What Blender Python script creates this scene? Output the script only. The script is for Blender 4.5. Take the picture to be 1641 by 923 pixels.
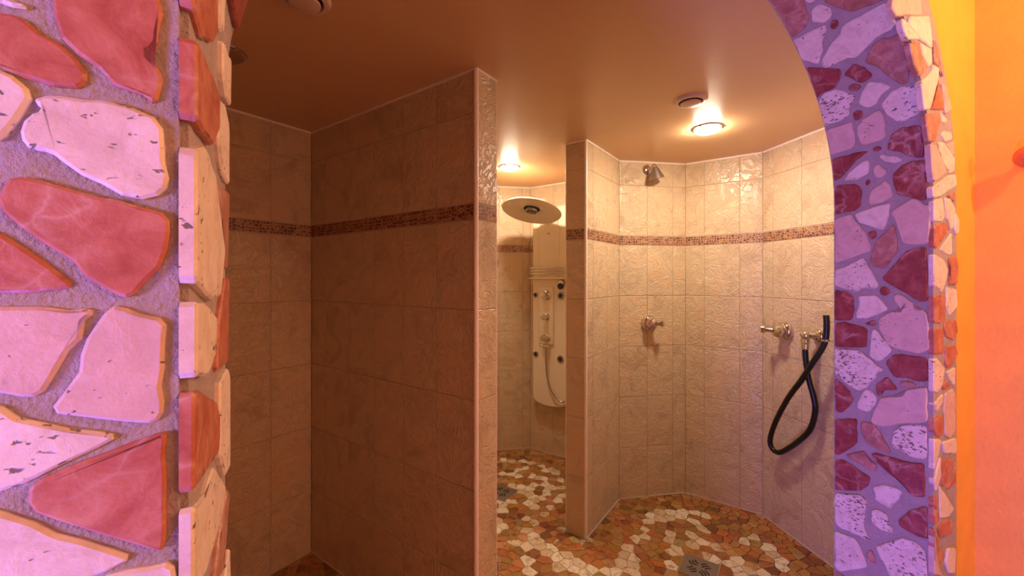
import bpy, bmesh, math, random
from mathutils import Vector, Matrix
random.seed(7)
for o in list(bpy.data.objects): bpy.data.objects.remove(o, do_unlink=True)
SC = bpy.context.scene
COL = SC.collection
# ------------------------------------------------------------------ camera
CAM_H = 1.438
cd = bpy.data.cameras.new('camera'); cam = bpy.data.objects.new('camera', cd); COL.objects.link(cam)
cam.location = (0, 0, CAM_H); cam.rotation_euler = (math.pi/2, 0, 0)
cd.sensor_width = 36; cd.lens = 650/1641*36; cd.shift_y = -16.5/1641; cd.clip_start = .01; cd.clip_end = 50
SC.camera = cam
# ------------------------------------------------------------------ frames of reference (metres)
TH = math.radians(-35.5)                      # the tiled room is turned by this much
def ab(a, b, z=0.0): return Vector((a*math.cos(TH)-b*math.sin(TH), a*math.sin(TH)+b*math.cos(TH), z))
PHI = math.radians(29); T = .1695             # the stone arch wall: direction and thickness
DX, DY = math.cos(PHI), math.sin(PHI); RX, RY = .7915, 1.0
def arch(s, off, h): return Vector((RX+DX*s+DY*off, RY+DY*s-DX*off, h))
# ------------------------------------------------------------------ world, exposure, large lights
w = bpy.data.worlds.new('world'); SC.world = w; w.use_nodes = True
w.node_tree.nodes['Background'].inputs[0].default_value = (.9, .6, .4, 1); w.node_tree.nodes['Background'].inputs[1].default_value = .02
SC.view_settings.view_transform = 'Standard'; SC.view_settings.look = 'None'; SC.view_settings.gamma = 1
SC.view_settings.use_curve_mapping = False; SC.view_settings.exposure = 0.0
def light(name, kind, loc, energy, color, size=.1, target=None):
    l = bpy.data.lights.new(name, kind); l.energy = energy; l.color = color
    if kind == 'AREA': l.shape = 'DISK'; l.size = size
    else: l.shadow_soft_size = size
    o = bpy.data.objects.new(name, l); COL.objects.link(o); o.location = loc
    if target is not None: o.rotation_euler = (Vector(target)-Vector(loc)).to_track_quat('-Z', 'Y').to_euler()
    return o
LAMP_EMIT = 360
light('violet_lamp', 'AREA', arch(-2.1, .60, 1.35), 13, (.55, .35, 1.0), .25, arch(-.3, .1, 1.5))
light('blue_lamp', 'AREA', arch(-1.9, .48, .30), 24, (.20, .12, 1.0), .2, arch(-.1, .1, .65))
light('orange_lamp', 'POINT', arch(.08, .75, 2.12), 14, (1.0, .65, .38), .035)
light('warm_lamp', 'POINT', arch(.16, 1.35, 1.75), 15, (1.0, .65, .39), .06)
JAMB = [
('rose',[(2143,3),(2110,52),(2062,47),(2045,34),(2034,3),(2070,3),(2112,3)]),
('white',[(2074,55),(2077,72),(2055,85),(2040,80),(2034,65),(2048,47)]),
('white',[(2105,54),(2090,73),(2086,62),(2093,55)]),
('rose',[(2077,80),(2092,89),(2039,161),(2026,162),(2030,129),(2031,112),(2044,102)]),
('red',[(2029,73),(2033,81),(2025,87),(2013,81),(2014,71)]),
('white',[(2030,3),(2030,66),(2017,63),(1996,47),(1979,44),(1953,28),(1976,3),(2001,3)]),
('white',[(1958,33),(1987,62),(1999,82),(2012,88),(2015,107),(2019,161),(1996,163),(1971,165),(1963,155),(1959,130),(1935,92),(1942,78),(1938,45),(1940,32)]),
('red',[(1957,3),(1924,60),(1909,58),(1889,42),(1887,10),(1878,3),(1897,3),(1925,3)]),
('red',[(1909,62),(1926,84),(1909,99),(1887,109),(1878,90),(1885,80)]),
('red',[(1878,61),(1885,72),(1875,85),(1867,82),(1867,68)]),
('rose',[(1920,102),(1947,121),(1955,139),(1948,148),(1951,168),(1920,166),(1871,164),(1848,158),(1851,146),(1870,135),(1901,120)]),
('porous',[(1870,3),(1886,18),(1885,41),(1859,71),(1850,68),(1834,55),(1819,54),(1812,38),(1808,3),(1841,3)]),
('white',[(1838,72),(1861,84),(1878,99),(1865,120),(1850,132),(1840,112),(1824,101),(1822,86)]),
('porous',[(1821,109),(1842,130),(1846,148),(1837,168),(1801,168),(1782,165),(1774,141),(1778,128),(1797,115)]),
('red',[(1820,58),(1825,69),(1816,78),(1803,72),(1802,59)]),
('pale',[(1799,3),(1804,54),(1796,56),(1754,54),(1743,48),(1738,3),(1765,3)]),
('pale',[(1789,61),(1802,75),(1812,105),(1799,110),(1754,110),(1746,103),(1743,69),(1751,61)]),
('red',[(1731,81),(1736,93),(1726,100),(1722,88)]),
('red',[(1722,107),(1752,117),(1763,133),(1758,165),(1721,166),(1690,164),(1698,144),(1713,128)]),
('red',[(1727,3),(1731,53),(1728,75),(1714,51),(1681,19),(1674,3),(1701,3)]),
('white',[(1671,22),(1688,33),(1710,67),(1706,74),(1679,71),(1669,48)]),
('pale',[(1685,79),(1698,88),(1677,104),(1668,101),(1663,90),(1670,81)]),
('white',[(1711,91),(1716,97),(1700,127),(1693,132),(1689,120),(1698,101)]),
('red',[(1656,63),(1667,69),(1659,74),(1650,68)]),
('red',[(1668,114),(1683,129),(1688,145),(1686,167),(1655,169),(1620,170),(1600,164),(1609,147),(1621,119),(1646,114)]),
('red',[(1658,3),(1664,9),(1660,43),(1653,52),(1640,57),(1607,54),(1597,42),(1593,3),(1621,3)]),
('pale',[(1619,69),(1640,73),(1651,92),(1658,99),(1644,109),(1619,113),(1609,94),(1606,70)]),
('white',[(1589,42),(1600,76),(1606,108),(1577,106),(1545,97),(1549,85),(1568,51),(1579,46)]),
('pale',[(1583,108),(1598,127),(1608,143),(1607,152),(1592,164),(1588,172),(1540,172),(1509,170),(1508,147),(1514,128),(1531,124),(1567,115)]),
('pale',[(1582,3),(1591,35),(1579,41),(1534,67),(1513,74),(1499,73),(1474,3),(1510,3),(1555,3)]),
('red',[(1544,67),(1546,83),(1532,83),(1524,76),(1533,71)]),
('rose',[(1522,83),(1539,98),(1558,113),(1529,119),(1499,121),(1470,106),(1457,94),(1463,81),(1477,72),(1496,76)]),
('white',[(1456,3),(1464,23),(1486,58),(1472,65),(1424,86),(1414,86),(1412,56),(1404,47),(1408,30),(1418,3)]),
('red',[(1436,92),(1462,111),(1496,135),(1503,166),(1461,168),(1388,168),(1387,156),(1401,139),(1416,117)]),
('red',[(1408,3),(1404,25),(1391,41),(1362,42),(1336,37),(1333,3),(1365,3)]),
('white',[(1394,49),(1398,84),(1385,93),(1369,104),(1364,101),(1343,65),(1341,46),(1357,45),(1369,51)]),
('red',[(1410,88),(1420,96),(1409,108),(1399,104),(1396,94)]),
('pale',[(1346,87),(1363,111),(1364,129),(1386,115),(1399,113),(1402,123),(1382,147),(1367,151),(1372,158),(1363,168),(1332,170),(1285,170),(1275,154),(1281,117),(1289,102),(1321,88)]),
('red',[(1326,3),(1331,23),(1322,63),(1313,67),(1276,65),(1270,25),(1268,3)]),
('white',[(1318,76),(1320,81),(1305,92),(1276,111),(1249,92),(1248,83),(1257,70),(1282,72)]),
('red',[(1330,60),(1342,79),(1328,83),(1327,72)]),
('porous',[(1265,3),(1267,51),(1253,67),(1230,97),(1220,85),(1209,83),(1195,72),(1182,65),(1171,51),(1178,35),(1202,3),(1239,3)]),
('red',[(1248,99),(1267,113),(1270,127),(1268,167),(1243,170),(1219,168),(1216,151),(1220,135),(1216,115),(1228,108)]),
('red',[(1193,82),(1216,101),(1197,117),(1190,120),(1185,98),(1169,92),(1168,84)]),
('red',[(1191,3),(1180,18),(1166,33),(1149,40),(1131,33),(1110,18),(1108,5),(1142,3)]),
('white',[(1179,64),(1174,76),(1162,85),(1147,81),(1126,70),(1129,47),(1144,48),(1166,56)]),
('pale',[(1111,73),(1165,90),(1179,127),(1194,135),(1204,158),(1207,168),(1134,168),(1119,129),(1102,98),(1101,76)]),
('rose',[(1208,123),(1214,139),(1209,151),(1203,147),(1197,127)]),
('red',[(1089,3),(1104,47),(1048,47),(1028,33),(1006,13),(1002,3),(1031,3)]),
('rose',[(1100,56),(1103,76),(1083,92),(1051,108),(1044,108),(1046,85),(1052,67),(1077,56)]),
('porous',[(1096,112),(1112,123),(1119,139),(1124,167),(1055,167),(1051,151),(1051,137),(1060,129),(1058,113),(1070,110)]),
('rose',[(1010,24),(1034,60),(1017,72),(1009,85),(995,84),(992,72),(1004,37)]),
('red',[(1032,73),(1037,85),(1037,111),(1037,135),(1044,163),(973,164),(966,147),(972,137),(983,133),(1000,104),(1018,81)]),
('red',[(988,3),(997,18),(990,40),(976,73),(953,67),(937,54),(915,3)]),
('porous',[(894,3),(908,5),(927,51),(917,67),(893,64),(862,60),(837,69),(829,73),(828,40),(830,8),(840,3)]),
('porous',[(957,76),(971,102),(973,121),(968,129),(941,117),(920,108),(925,90),(931,78),(938,83)]),
('porous',[(900,74),(909,83),(906,102),(888,104),(879,115),(869,111),(865,92),(873,76)]),
('red',[(903,122),(932,139),(955,167),(892,168),(888,168),(885,154),(888,137),(892,123)]),
('white',[(812,3),(815,8),(818,44),(802,55),(766,67),(721,13),(726,3),(766,3)]),
('porous',[(822,81),(839,98),(867,127),(871,151),(859,164),(811,167),(790,168),(752,111),(782,101),(809,87)]),
('rose',[(796,65),(811,73),(790,83),(779,79),(783,67)]),
('red',[(3339,166),(3300,104),(3322,84),(3340,102),(3360,148),(3356,166)]),
('red',[(3376,166),(3371,123),(3372,77),(3401,82),(3423,114),(3426,162),(3404,169)]),
('white',[(3297,95),(3285,75),(3309,60),(3318,75)]),
('white',[(3318,64),(3311,12),(3353,3),(3356,36),(3346,54)]),
('white',[(3373,75),(3362,36),(3370,3),(3431,3),(3429,52),(3409,75)]),
('white',[(3444,171),(3433,146),(3442,102),(3498,47),(3538,73),(3540,111),(3525,153),(3512,171)]),
('rose',[(3445,82),(3438,4),(3513,16),(3515,38),(3488,43)]),
('red',[(3523,32),(3523,3),(3605,16),(3600,79),(3563,75)]),
('white',[(3537,169),(3542,137),(3554,95),(3582,102),(3591,137),(3584,169),(3562,169)]),
('red',[(3592,169),(3599,150),(3623,86),(3648,61),(3669,75),(3658,150),(3654,169)]),
('white',[(3612,70),(3608,20),(3621,3),(3710,3),(3705,36),(3673,70)]),
('white',[(3663,169),(3676,132),(3670,100),(3717,29),(3733,45),(3732,132),(3718,169)]),
('rose',[(3723,20),(3738,3),(3787,45),(3763,100),(3737,61)]),
('white',[(3784,11),(3831,3),(3799,52)]),
]
FACE = [
('pale',[(-209,1933),(-187,1925),(-64,1963),(-70,1997),(-201,1954)]),
('white',[(-137,1921),(-70,1912),(-15,1912),(-11,1916),(-31,1973),(-131,1940)]),
('white',[(-162,1911),(-137,1895),(-70,1914),(-137,1928),(-165,1927)]),
('rose',[(-107,1854),(-76,1837),(-31,1867),(-70,1886),(-83,1906),(-128,1891)]),
('white',[(-61,1883),(-28,1869),(-11,1884),(-15,1910),(-76,1907)]),
('white',[(-57,1776),(-25,1783),(16,1847),(26,1881),(-8,1880),(-18,1862),(-73,1828)]),
('red',[(16,1832),(-15,1785),(59,1800),(55,1825),(23,1859)]),
('pale',[(55,1825),(66,1791),(104,1809),(74,1850),(44,1854)]),
('rose',[(1,1884),(23,1880),(48,1865),(16,1927),(-3,1934)]),
('rose',[(-38,1750),(-25,1718),(9,1723),(44,1776),(30,1788),(-45,1771)]),
('white',[(48,1771),(74,1773),(81,1782),(37,1792)]),
('white',[(44,1742),(66,1732),(111,1745),(104,1760),(66,1756)]),
('pale',[(-15,1667),(-5,1636),(74,1666),(9,1715),(-22,1713)]),
('white',[(44,1692),(88,1666),(123,1674),(127,1707),(59,1729),(23,1725)]),
('pale',[(111,1709),(127,1712),(123,1742),(74,1726)]),
('white',[(-8,1604),(37,1611),(135,1645),(127,1669),(74,1658),(-11,1624)]),
('white',[(-5,1556),(51,1558),(66,1572),(51,1609),(-8,1599)]),
('white',[(75,1567),(100,1543),(115,1549),(131,1591),(96,1612),(61,1610)]),
('rose',[(111,1608),(127,1607),(123,1631),(81,1616)]),
('white',[(122,1546),(131,1534),(151,1542),(151,1570),(127,1584)]),
('red',[(-5,1502),(16,1499),(37,1513),(88,1541),(66,1558),(-1,1544)]),
('white',[(88,1487),(111,1490),(108,1538),(37,1497)]),
('white',[(-5,1422),(50,1405),(74,1432),(88,1456),(59,1477),(16,1486),(-11,1487)]),
('red',[(94,1448),(91,1422),(139,1424),(147,1465),(131,1487),(88,1478)]),
('white',[(75,1374),(92,1354),(147,1372),(139,1412),(77,1418)]),
('red',[(-5,1344),(37,1340),(65,1344),(65,1396),(51,1402),(-11,1400)]),
('red',[(60,1327),(74,1310),(119,1299),(147,1316),(135,1344),(62,1343)]),
('red',[(-5,1278),(55,1275),(55,1330),(-11,1330)]),
('red',[(66,1253),(81,1240),(111,1243),(147,1267),(131,1287),(70,1290)]),
('white',[(-18,1200),(23,1195),(55,1210),(66,1243),(23,1268),(-15,1269)]),
('white',[(108,1203),(127,1197),(131,1237),(74,1234)]),
('red',[(59,1196),(102,1199),(70,1217),(51,1205)]),
('white',[(16,1157),(51,1171),(55,1189),(-15,1175)]),
('pale',[(59,1147),(66,1098),(96,1085),(131,1097),(131,1173),(119,1191),(66,1188)]),
('red',[(-18,1119),(9,1108),(41,1099),(55,1116),(48,1145),(-18,1142)]),
('white',[(-25,1055),(-11,1036),(30,1066),(44,1093),(-22,1102)]),
('white',[(59,1060),(119,1047),(135,1049),(131,1080),(48,1086)]),
('white',[(12,989),(41,1017),(37,1059),(-25,1015)]),
('red',[(46,995),(66,985),(127,1016),(127,1033),(44,1050)]),
('red',[(74,980),(88,974),(135,978),(135,1006)]),
('red',[(-25,964),(16,949),(26,964),(16,979),(-31,979)]),
('white',[(37,926),(88,915),(123,922),(66,972),(34,995)]),
('red',[(-18,921),(30,924),(23,943),(-31,961)]),
('red',[(37,885),(111,871),(111,901),(66,916),(23,908)]),
('red',[(-25,887),(2,855),(30,880),(2,911),(-25,914)]),
('red',[(16,843),(37,827),(66,839),(37,864)]),
('white',[(66,821),(88,792),(123,780),(127,835),(81,848)]),
('pale',[(-31,819),(51,800),(-5,853),(-38,901)]),
('white',[(-1311,1580),(-1307,1581),(-1303,1580),(-1296,1581),(-1303,1584),(-1311,1585)]),
('red',[(-1311,1547),(-1307,1547),(-1299,1544),(-1288,1542),(-1279,1543),(-1275,1546),(-1275,1552),(-1279,1559),(-1286,1566),(-1293,1569),(-1299,1575),(-1306,1577),(-1311,1574)]),
('red',[(-1288,1580),(-1285,1569),(-1279,1562),(-1270,1556),(-1264,1548),(-1251,1545),(-1245,1540),(-1242,1556),(-1244,1563),(-1251,1571),(-1245,1574),(-1242,1596),(-1245,1610),(-1289,1595)]),
('white',[(-1311,1509),(-1307,1509),(-1301,1521),(-1295,1536),(-1303,1544),(-1311,1547)]),
('porous',[(-1295,1531),(-1291,1528),(-1298,1524),(-1300,1515),(-1299,1508),(-1294,1506),(-1289,1506),(-1285,1502),(-1277,1495),(-1260,1485),(-1251,1484),(-1241,1488),(-1241,1507),(-1242,1527),(-1246,1533),(-1257,1537),(-1275,1537),(-1285,1537),(-1294,1535)]),
('red',[(-1308,1479),(-1306,1472),(-1300,1465),(-1292,1457),(-1280,1447),(-1275,1438),(-1262,1428),(-1256,1426),(-1243,1444),(-1240,1454),(-1239,1476),(-1264,1483),(-1269,1483),(-1292,1490),(-1303,1492),(-1306,1485)]),
('red',[(-1312,1430),(-1307,1430),(-1287,1431),(-1279,1433),(-1288,1443),(-1297,1452),(-1307,1461),(-1312,1463)]),
('pale',[(-1312,1380),(-1300,1375),(-1293,1374),(-1289,1382),(-1282,1398),(-1277,1404),(-1276,1414),(-1273,1417),(-1272,1421),(-1312,1423)]),
('pale',[(-1271,1412),(-1275,1404),(-1278,1386),(-1283,1377),(-1290,1365),(-1275,1360),(-1248,1352),(-1242,1354),(-1241,1403),(-1240,1413),(-1253,1417),(-1261,1422),(-1266,1421)]),
('white',[(-1312,1327),(-1307,1327),(-1299,1329),(-1282,1337),(-1261,1347),(-1270,1351),(-1282,1355),(-1301,1364),(-1307,1371),(-1312,1373)]),
('red',[(-1297,1315),(-1286,1306),(-1263,1289),(-1244,1276),(-1241,1276),(-1240,1345),(-1242,1346),(-1257,1342),(-1277,1336),(-1295,1329),(-1297,1325)]),
('white',[(-1312,1281),(-1279,1269),(-1267,1271),(-1255,1275),(-1265,1283),(-1277,1292),(-1295,1307),(-1307,1316),(-1312,1319)]),
('white',[(-1272,1260),(-1236,1246),(-1235,1252),(-1237,1267),(-1257,1269),(-1270,1269)]),
]
WHITE = [(-1916,2563),(-1847,2575),(-1775,2634),(-1696,2643),(-1692,2552),(-1722,2494),(-1608,2651),(-1524,2650),(-1553,2599),(-1461,2614),(-1779,2374),(-1725,2405),(-1659,2417),(-1583,2472),(-1534,2472),(-1503,2494),(-1390,2542),(-1628,2287),(-1567,2306),(-1512,2376),(-1450,2427),(-1507,2324),(-1384,2417),(-1337,2451),(-1535,2255),(-1465,2264),(-1399,2370),(-1378,2331),(-1280,2372),(-1568,2072),(-1513,2117),(-1415,2160),(-1392,2219),(-1374,2266),(-1420,2250),(-1282,2298),(-1526,2049),(-1352,2152),(-1280,2203),(-1499,2001),(-1271,2113),(-1334,2015),(-1277,2014),(-1275,1919),(-1395,1876),(-1406,1829),(-1464,1908),(-1217,1901),(-1169,1872),(-1263,1797),(-1191,1803),(-1134,1850),(-1081,1877),(-1080,1830),(-1020,1834),(-995,1873),(-1130,1721),(-961,1818),(-978,1769),(-906,1854),(-906,1805),(-837,1854),(-859,1810),(-1074,1663),(-780,1879),(-739,1902),(-704,2545),(-653,2591),(-591,2627),(-527,2664),(-466,2671),(-748,2476),(-687,2483),(-639,2527),(-596,2575),(-735,2405),(-513,2566),(-459,2512),(-725,2320),(-706,2259),(-743,2208),(-600,2368),(-590,2311),(-498,2430),(-430,2396),(-478,2332),(-365,2389),(-750,2114),(-747,2047),(-698,2051),(-737,1980),(-685,2000),(-675,1950),(-534,2254),(-558,2214),(-536,2115),(-364,2290),(-394,2295),(-213,2600),(-255,2532),(-137,2561),(-150,2533),(-125,2496),(-78,2463),(-72,2409),(-260,2346),(-290,2287),(-257,2261),(-204,2290),(-236,2240),(-149,2306)]
# ------------------------------------------------------------------ materials
def mat(name, rough=.5, metal=0.0, color=(.8, .8, .8)):
    m = bpy.data.materials.new(name); m.use_nodes = True
    b = m.node_tree.nodes['Principled BSDF']
    b.inputs['Base Color'].default_value = (*color, 1); b.inputs['Roughness'].default_value = rough; b.inputs['Metallic'].default_value = metal
    return m, m.node_tree.nodes, m.node_tree.links, b
def N(nodes, kind, **kw):
    n = nodes.new(kind)
    for k, v in kw.items():
        if k.startswith('_'): setattr(n, k[1:], v)
        else: n.inputs[k.replace('__', ' ')].default_value = v
    return n
def ramp(nodes, links, src, stops):
    r = nodes.new('ShaderNodeValToRGB'); e = r.color_ramp.elements
    while len(e) > 1: e.remove(e[-1])
    for i, (p, c) in enumerate(stops):
        x = e[0] if i == 0 else e.new(p)
        x.position = p; x.color = (*c, 1) if len(c) == 3 else c
    links.new(src, r.inputs[0]); return r
def mixc(nodes, links, fac, a, b, mode='MIX'):
    m = nodes.new('ShaderNodeMix'); m.data_type = 'RGBA'; m.blend_type = mode
    for sock, v in ((m.inputs[0], fac), (m.inputs[6], a), (m.inputs[7], b)):
        if hasattr(v, 'is_linked'): links.new(v, sock)
        else: sock.default_value = v if isinstance(v, float) else (*v, 1)
    return m.outputs[2]
def bump(nodes, links, b, h, strength, dist):
    bp = nodes.new('ShaderNodeBump'); bp.inputs['Strength'].default_value = strength; bp.inputs['Distance'].default_value = dist
    links.new(h, bp.inputs['Height']); links.new(bp.outputs[0], b.inputs['Normal'])
def mth(nodes, links, op, a, b=None):
    m = nodes.new('ShaderNodeMath'); m.operation = op
    for s, v in ((m.inputs[0], a), (m.inputs[1], b)):
        if v is None: continue
        if hasattr(v, 'is_linked'): links.new(v, s)
        else: s.default_value = v
    return m.outputs[0]

def tile_mat(name, base, warm, dark):
    m, n, l, b = mat(name, .3)
    tc = N(n, 'ShaderNodeTexCoord'); oi = N(n, 'ShaderNodeObjectInfo')
    sc = N(n, 'ShaderNodeVectorMath', _operation='MULTIPLY_ADD')
    l.new(oi.outputs['Random'], sc.inputs[0]); sc.inputs[1].default_value = (37, 61, 23); l.new(tc.outputs['Object'], sc.inputs[2])
    n1 = N(n, 'ShaderNodeTexNoise', Scale=6.0, Detail=5.0, Roughness=.6, Distortion=1.2); l.new(sc.outputs[0], n1.inputs['Vector'])
    r = ramp(n, l, n1.outputs[0], [(.3, dark), (.5, base), (.72, warm)])
    n2 = N(n, 'ShaderNodeTexNoise', Scale=60.0, Detail=3.0); l.new(sc.outputs[0], n2.inputs['Vector'])
    c = mixc(n, l, mth(n, l, 'MULTIPLY', n2.outputs[0], .25), r.outputs[0], dark)
    l.new(mixc(n, l, mth(n, l, 'MULTIPLY', oi.outputs['Random'], .22), c, warm), b.inputs['Base Color'])
    n3 = N(n, 'ShaderNodeTexNoise', Scale=11.0, Detail=4.0, Roughness=.55, Distortion=2.6); l.new(sc.outputs[0], n3.inputs['Vector'])
    ridge = mth(n, l, 'ABSOLUTE', mth(n, l, 'SUBTRACT', n3.outputs[0], .5))
    ridge = mth(n, l, 'MINIMUM', ridge, .07)
    hh = mth(n, l, 'ADD', mth(n, l, 'MULTIPLY', ridge, 6.0), mth(n, l, 'MULTIPLY', n1.outputs[0], 1.2))
    bump(n, l, b, hh, .65, .008)
    return m
M = {}
M['tile'] = tile_mat('cream_tile', (.66, .52, .34), (.70, .47, .26), (.50, .36, .22))
def simple(name, color, rough=.5, metal=0.0, bs=0.0, bscale=60.0, var=0.0):
    m, n, l, b = mat(name, rough, metal, color)
    if bs or var:
        g = N(n, 'ShaderNodeNewGeometry'); t = N(n, 'ShaderNodeTexNoise', Scale=bscale, Detail=5.0, Roughness=.6); l.new(g.outputs['Position'], t.inputs['Vector'])
        if bs: bump(n, l, b, t.outputs[0], bs, .004)
        if var:
            d = tuple(c*(1-var) for c in color); e = tuple(min(1, c*(1+var)) for c in color)
            t2 = N(n, 'ShaderNodeTexNoise', Scale=bscale*.15, Detail=4.0); l.new(g.outputs['Position'], t2.inputs['Vector'])
            l.new(ramp(n, l, t2.outputs[0], [(.3, d), (.7, e)]).outputs[0], b.inputs['Base Color'])
    return m
M['tile_grout'] = simple('tile_grout', (.42, .31, .21), .8, bs=.3, bscale=300)
M['joint'] = simple('joint_silicone', (.60, .50, .42), .5)
M['trim'] = simple('cream_trim', (.92, .78, .68), .3)
M['ceiling'] = simple('peach_ceiling_paint', (.68, .43, .22), .36, bs=.10, bscale=14, var=.04)
M['grout'] = simple('arch_grout', (.44, .37, .36), .85, bs=.8, bscale=260, var=.08)
M['plaster'] = simple('orange_plaster', (.94, .46, .055), .5, bs=.25, bscale=90, var=.06)
M['floor_grout'] = simple('floor_grout', (.46, .37, .25), .7, bs=.3, bscale=200)
M['chrome'] = simple('chrome', (.66, .62, .58), .08, 1.0)
M['steel'] = simple('brushed_steel', (.42, .39, .36), .32, .9, var=.1, bscale=40)
M['dark'] = simple('dark_hole', (.015, .012, .01), .6)
M['black_rubber'] = simple('black_rubber', (.006, .006, .007), .28)
M['acrylic'] = simple('cream_acrylic', (.80, .68, .50), .22)
M['acrylic_dark'] = simple('cream_acrylic_shadow_gap', (.34, .26, .18), .4)
M['vent'] = simple('peach_enamel', (.66, .46, .33), .3)
M['jet'] = simple('grey_jet_ring', (.30, .28, .28), .25, .7)
M['terracotta'] = simple('orange_glaze', (.65, .16, .06), .2)
m, n, l, b = mat('lit_diffuser', .3, 0, (1, .93, .85)); b.inputs['Emission Color'].default_value = (1, .81, .62, 1); b.inputs['Emission Strength'].default_value = LAMP_EMIT; M['lit'] = m
M['unlit'] = simple('unlit_diffuser', (.30, .16, .10), .15)

def stone_mat(name, base, dark, light_, pits=0.0, veins=0.0, rough=.5):
    m, n, l, b = mat(name, rough)
    g = N(n, 'ShaderNodeNewGeometry'); oi = N(n, 'ShaderNodeObjectInfo')
    v = N(n, 'ShaderNodeVectorMath', _operation='MULTIPLY_ADD')
    l.new(oi.outputs['Random'], v.inputs[0]); v.inputs[1].default_value = (9, 7, 5); l.new(g.outputs['Position'], v.inputs[2])
    t = N(n, 'ShaderNodeTexNoise', Scale=38.0, Detail=8.0, Roughness=.62, Distortion=.8); l.new(v.outputs[0], t.inputs['Vector'])
    c = ramp(n, l, t.outputs[0], [(.32, dark), (.52, base), (.70, light_)]).outputs[0]
    t3 = N(n, 'ShaderNodeTexNoise', Scale=220.0, Detail=4.0); l.new(v.outputs[0], t3.inputs['Vector'])
    hgt = mth(n, l, 'ADD', mth(n, l, 'MULTIPLY', t.outputs[0], .7), mth(n, l, 'MULTIPLY', t3.outputs[0], .35))
    if veins:
        wv = N(n, 'ShaderNodeTexNoise', Scale=22.0, Detail=5.0, Distortion=.6); l.new(v.outputs[0], wv.inputs['Vector'])
        vv = N(n, 'ShaderNodeVectorMath', _operation='MULTIPLY_ADD'); l.new(wv.outputs['Color'], vv.inputs[0]); vv.inputs[1].default_value = (.06, .06, .06); l.new(v.outputs[0], vv.inputs[2])
        vo = N(n, 'ShaderNodeTexVoronoi', Scale=24.0, _feature='DISTANCE_TO_EDGE'); l.new(vv.outputs[0], vo.inputs['Vector'])
        f = ramp(n, l, vo.outputs['Distance'], [(0.0, (1, 1, 1)), (.045, (.35, .35, .35)), (.14, (0, 0, 0))]).outputs[0]
        t4 = N(n, 'ShaderNodeTexNoise', Scale=14.0, Detail=2.0); l.new(v.outputs[0], t4.inputs['Vector'])
        f2 = ramp(n, l, t4.outputs[0], [(.42, (0, 0, 0)), (.62, (1, 1, 1))]).outputs[0]
        fm = mth(n, l, 'MULTIPLY', mth(n, l, 'MULTIPLY', f, f2), veins)
        c = mixc(n, l, fm, c, (.72, .50, .42))
    if pits:
        sx = N(n, 'ShaderNodeVectorMath', _operation='MULTIPLY'); l.new(v.outputs[0], sx.inputs[0]); sx.inputs[1].default_value = (1, 1, 1.8)
        p = N(n, 'ShaderNodeTexNoise', Scale=130.0, Detail=2.5, Roughness=.5, Distortion=.4); l.new(sx.outputs[0], p.inputs['Vector'])
        q = N(n, 'ShaderNodeTexNoise', Scale=16.0, Detail=1.0); l.new(v.outputs[0], q.inputs['Vector'])
        s = mth(n, l, 'ADD', p.outputs[0], mth(n, l, 'MULTIPLY', q.outputs[0], .35))
        th = .93-.10*pits
        pm = ramp(n, l, s, [(th-.02, (0, 0, 0)), (th+.025, (1, 1, 1))]).outputs[0]
        c = mixc(n, l, pm, c, tuple(x*.30 for x in dark))
        hgt = mth(n, l, 'SUBTRACT', hgt, mth(n, l, 'MULTIPLY', pm, 1.2))
    l.new(c, b.inputs['Base Color'])
    bump(n, l, b, hgt, .6, .0022)
    return m
M['white'] = stone_mat('white_travertine', (.78, .68, .58), (.66, .54, .45), (.84, .76, .67), pits=.55)
M['porous'] = stone_mat('porous_travertine', (.80, .70, .61), (.68, .56, .47), (.86, .78, .70), pits=1.35)
M['pale'] = stone_mat('pale_pink_limestone', (.68, .49, .42), (.60, .42, .36), (.74, .56, .48), pits=.25)
M['rose'] = stone_mat('rose_marble', (.44, .21, .16), (.34, .14, .10), (.58, .34, .27), veins=.6, rough=.4)
M['red'] = stone_mat('red_marble', (.30, .060, .055), (.20, .035, .03), (.38, .11, .09), veins=.6, rough=.38)
M['coral'] = stone_mat('coral_marble', (.50, .17, .11), (.38, .10, .06), (.60, .28, .19), veins=.45, rough=.42)

def shard_mat():
    m, n, l, b = mat('floor_marble', .32)
    at = N(n, 'ShaderNodeAttribute', _attribute_name='tint'); g = N(n, 'ShaderNodeNewGeometry')
    t = N(n, 'ShaderNodeTexNoise', Scale=32.0, Detail=7.0, Roughness=.65, Distortion=1.0); l.new(g.outputs['Position'], t.inputs['Vector'])
    r = ramp(n, l, t.outputs[0], [(.32, (.42, .32, .26)), (.46, (.9, .85, .8)), (.56, (1, 1, 1)), (.70, (1.0, 1.0, 1.0))]).outputs[0]
    l.new(mixc(n, l, 1.0, at.outputs['Color'], r, 'MULTIPLY'), b.inputs['Base Color'])
    bump(n, l, b, t.outputs[0], .25, .002)
    return m
M['shard'] = shard_mat()

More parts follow.
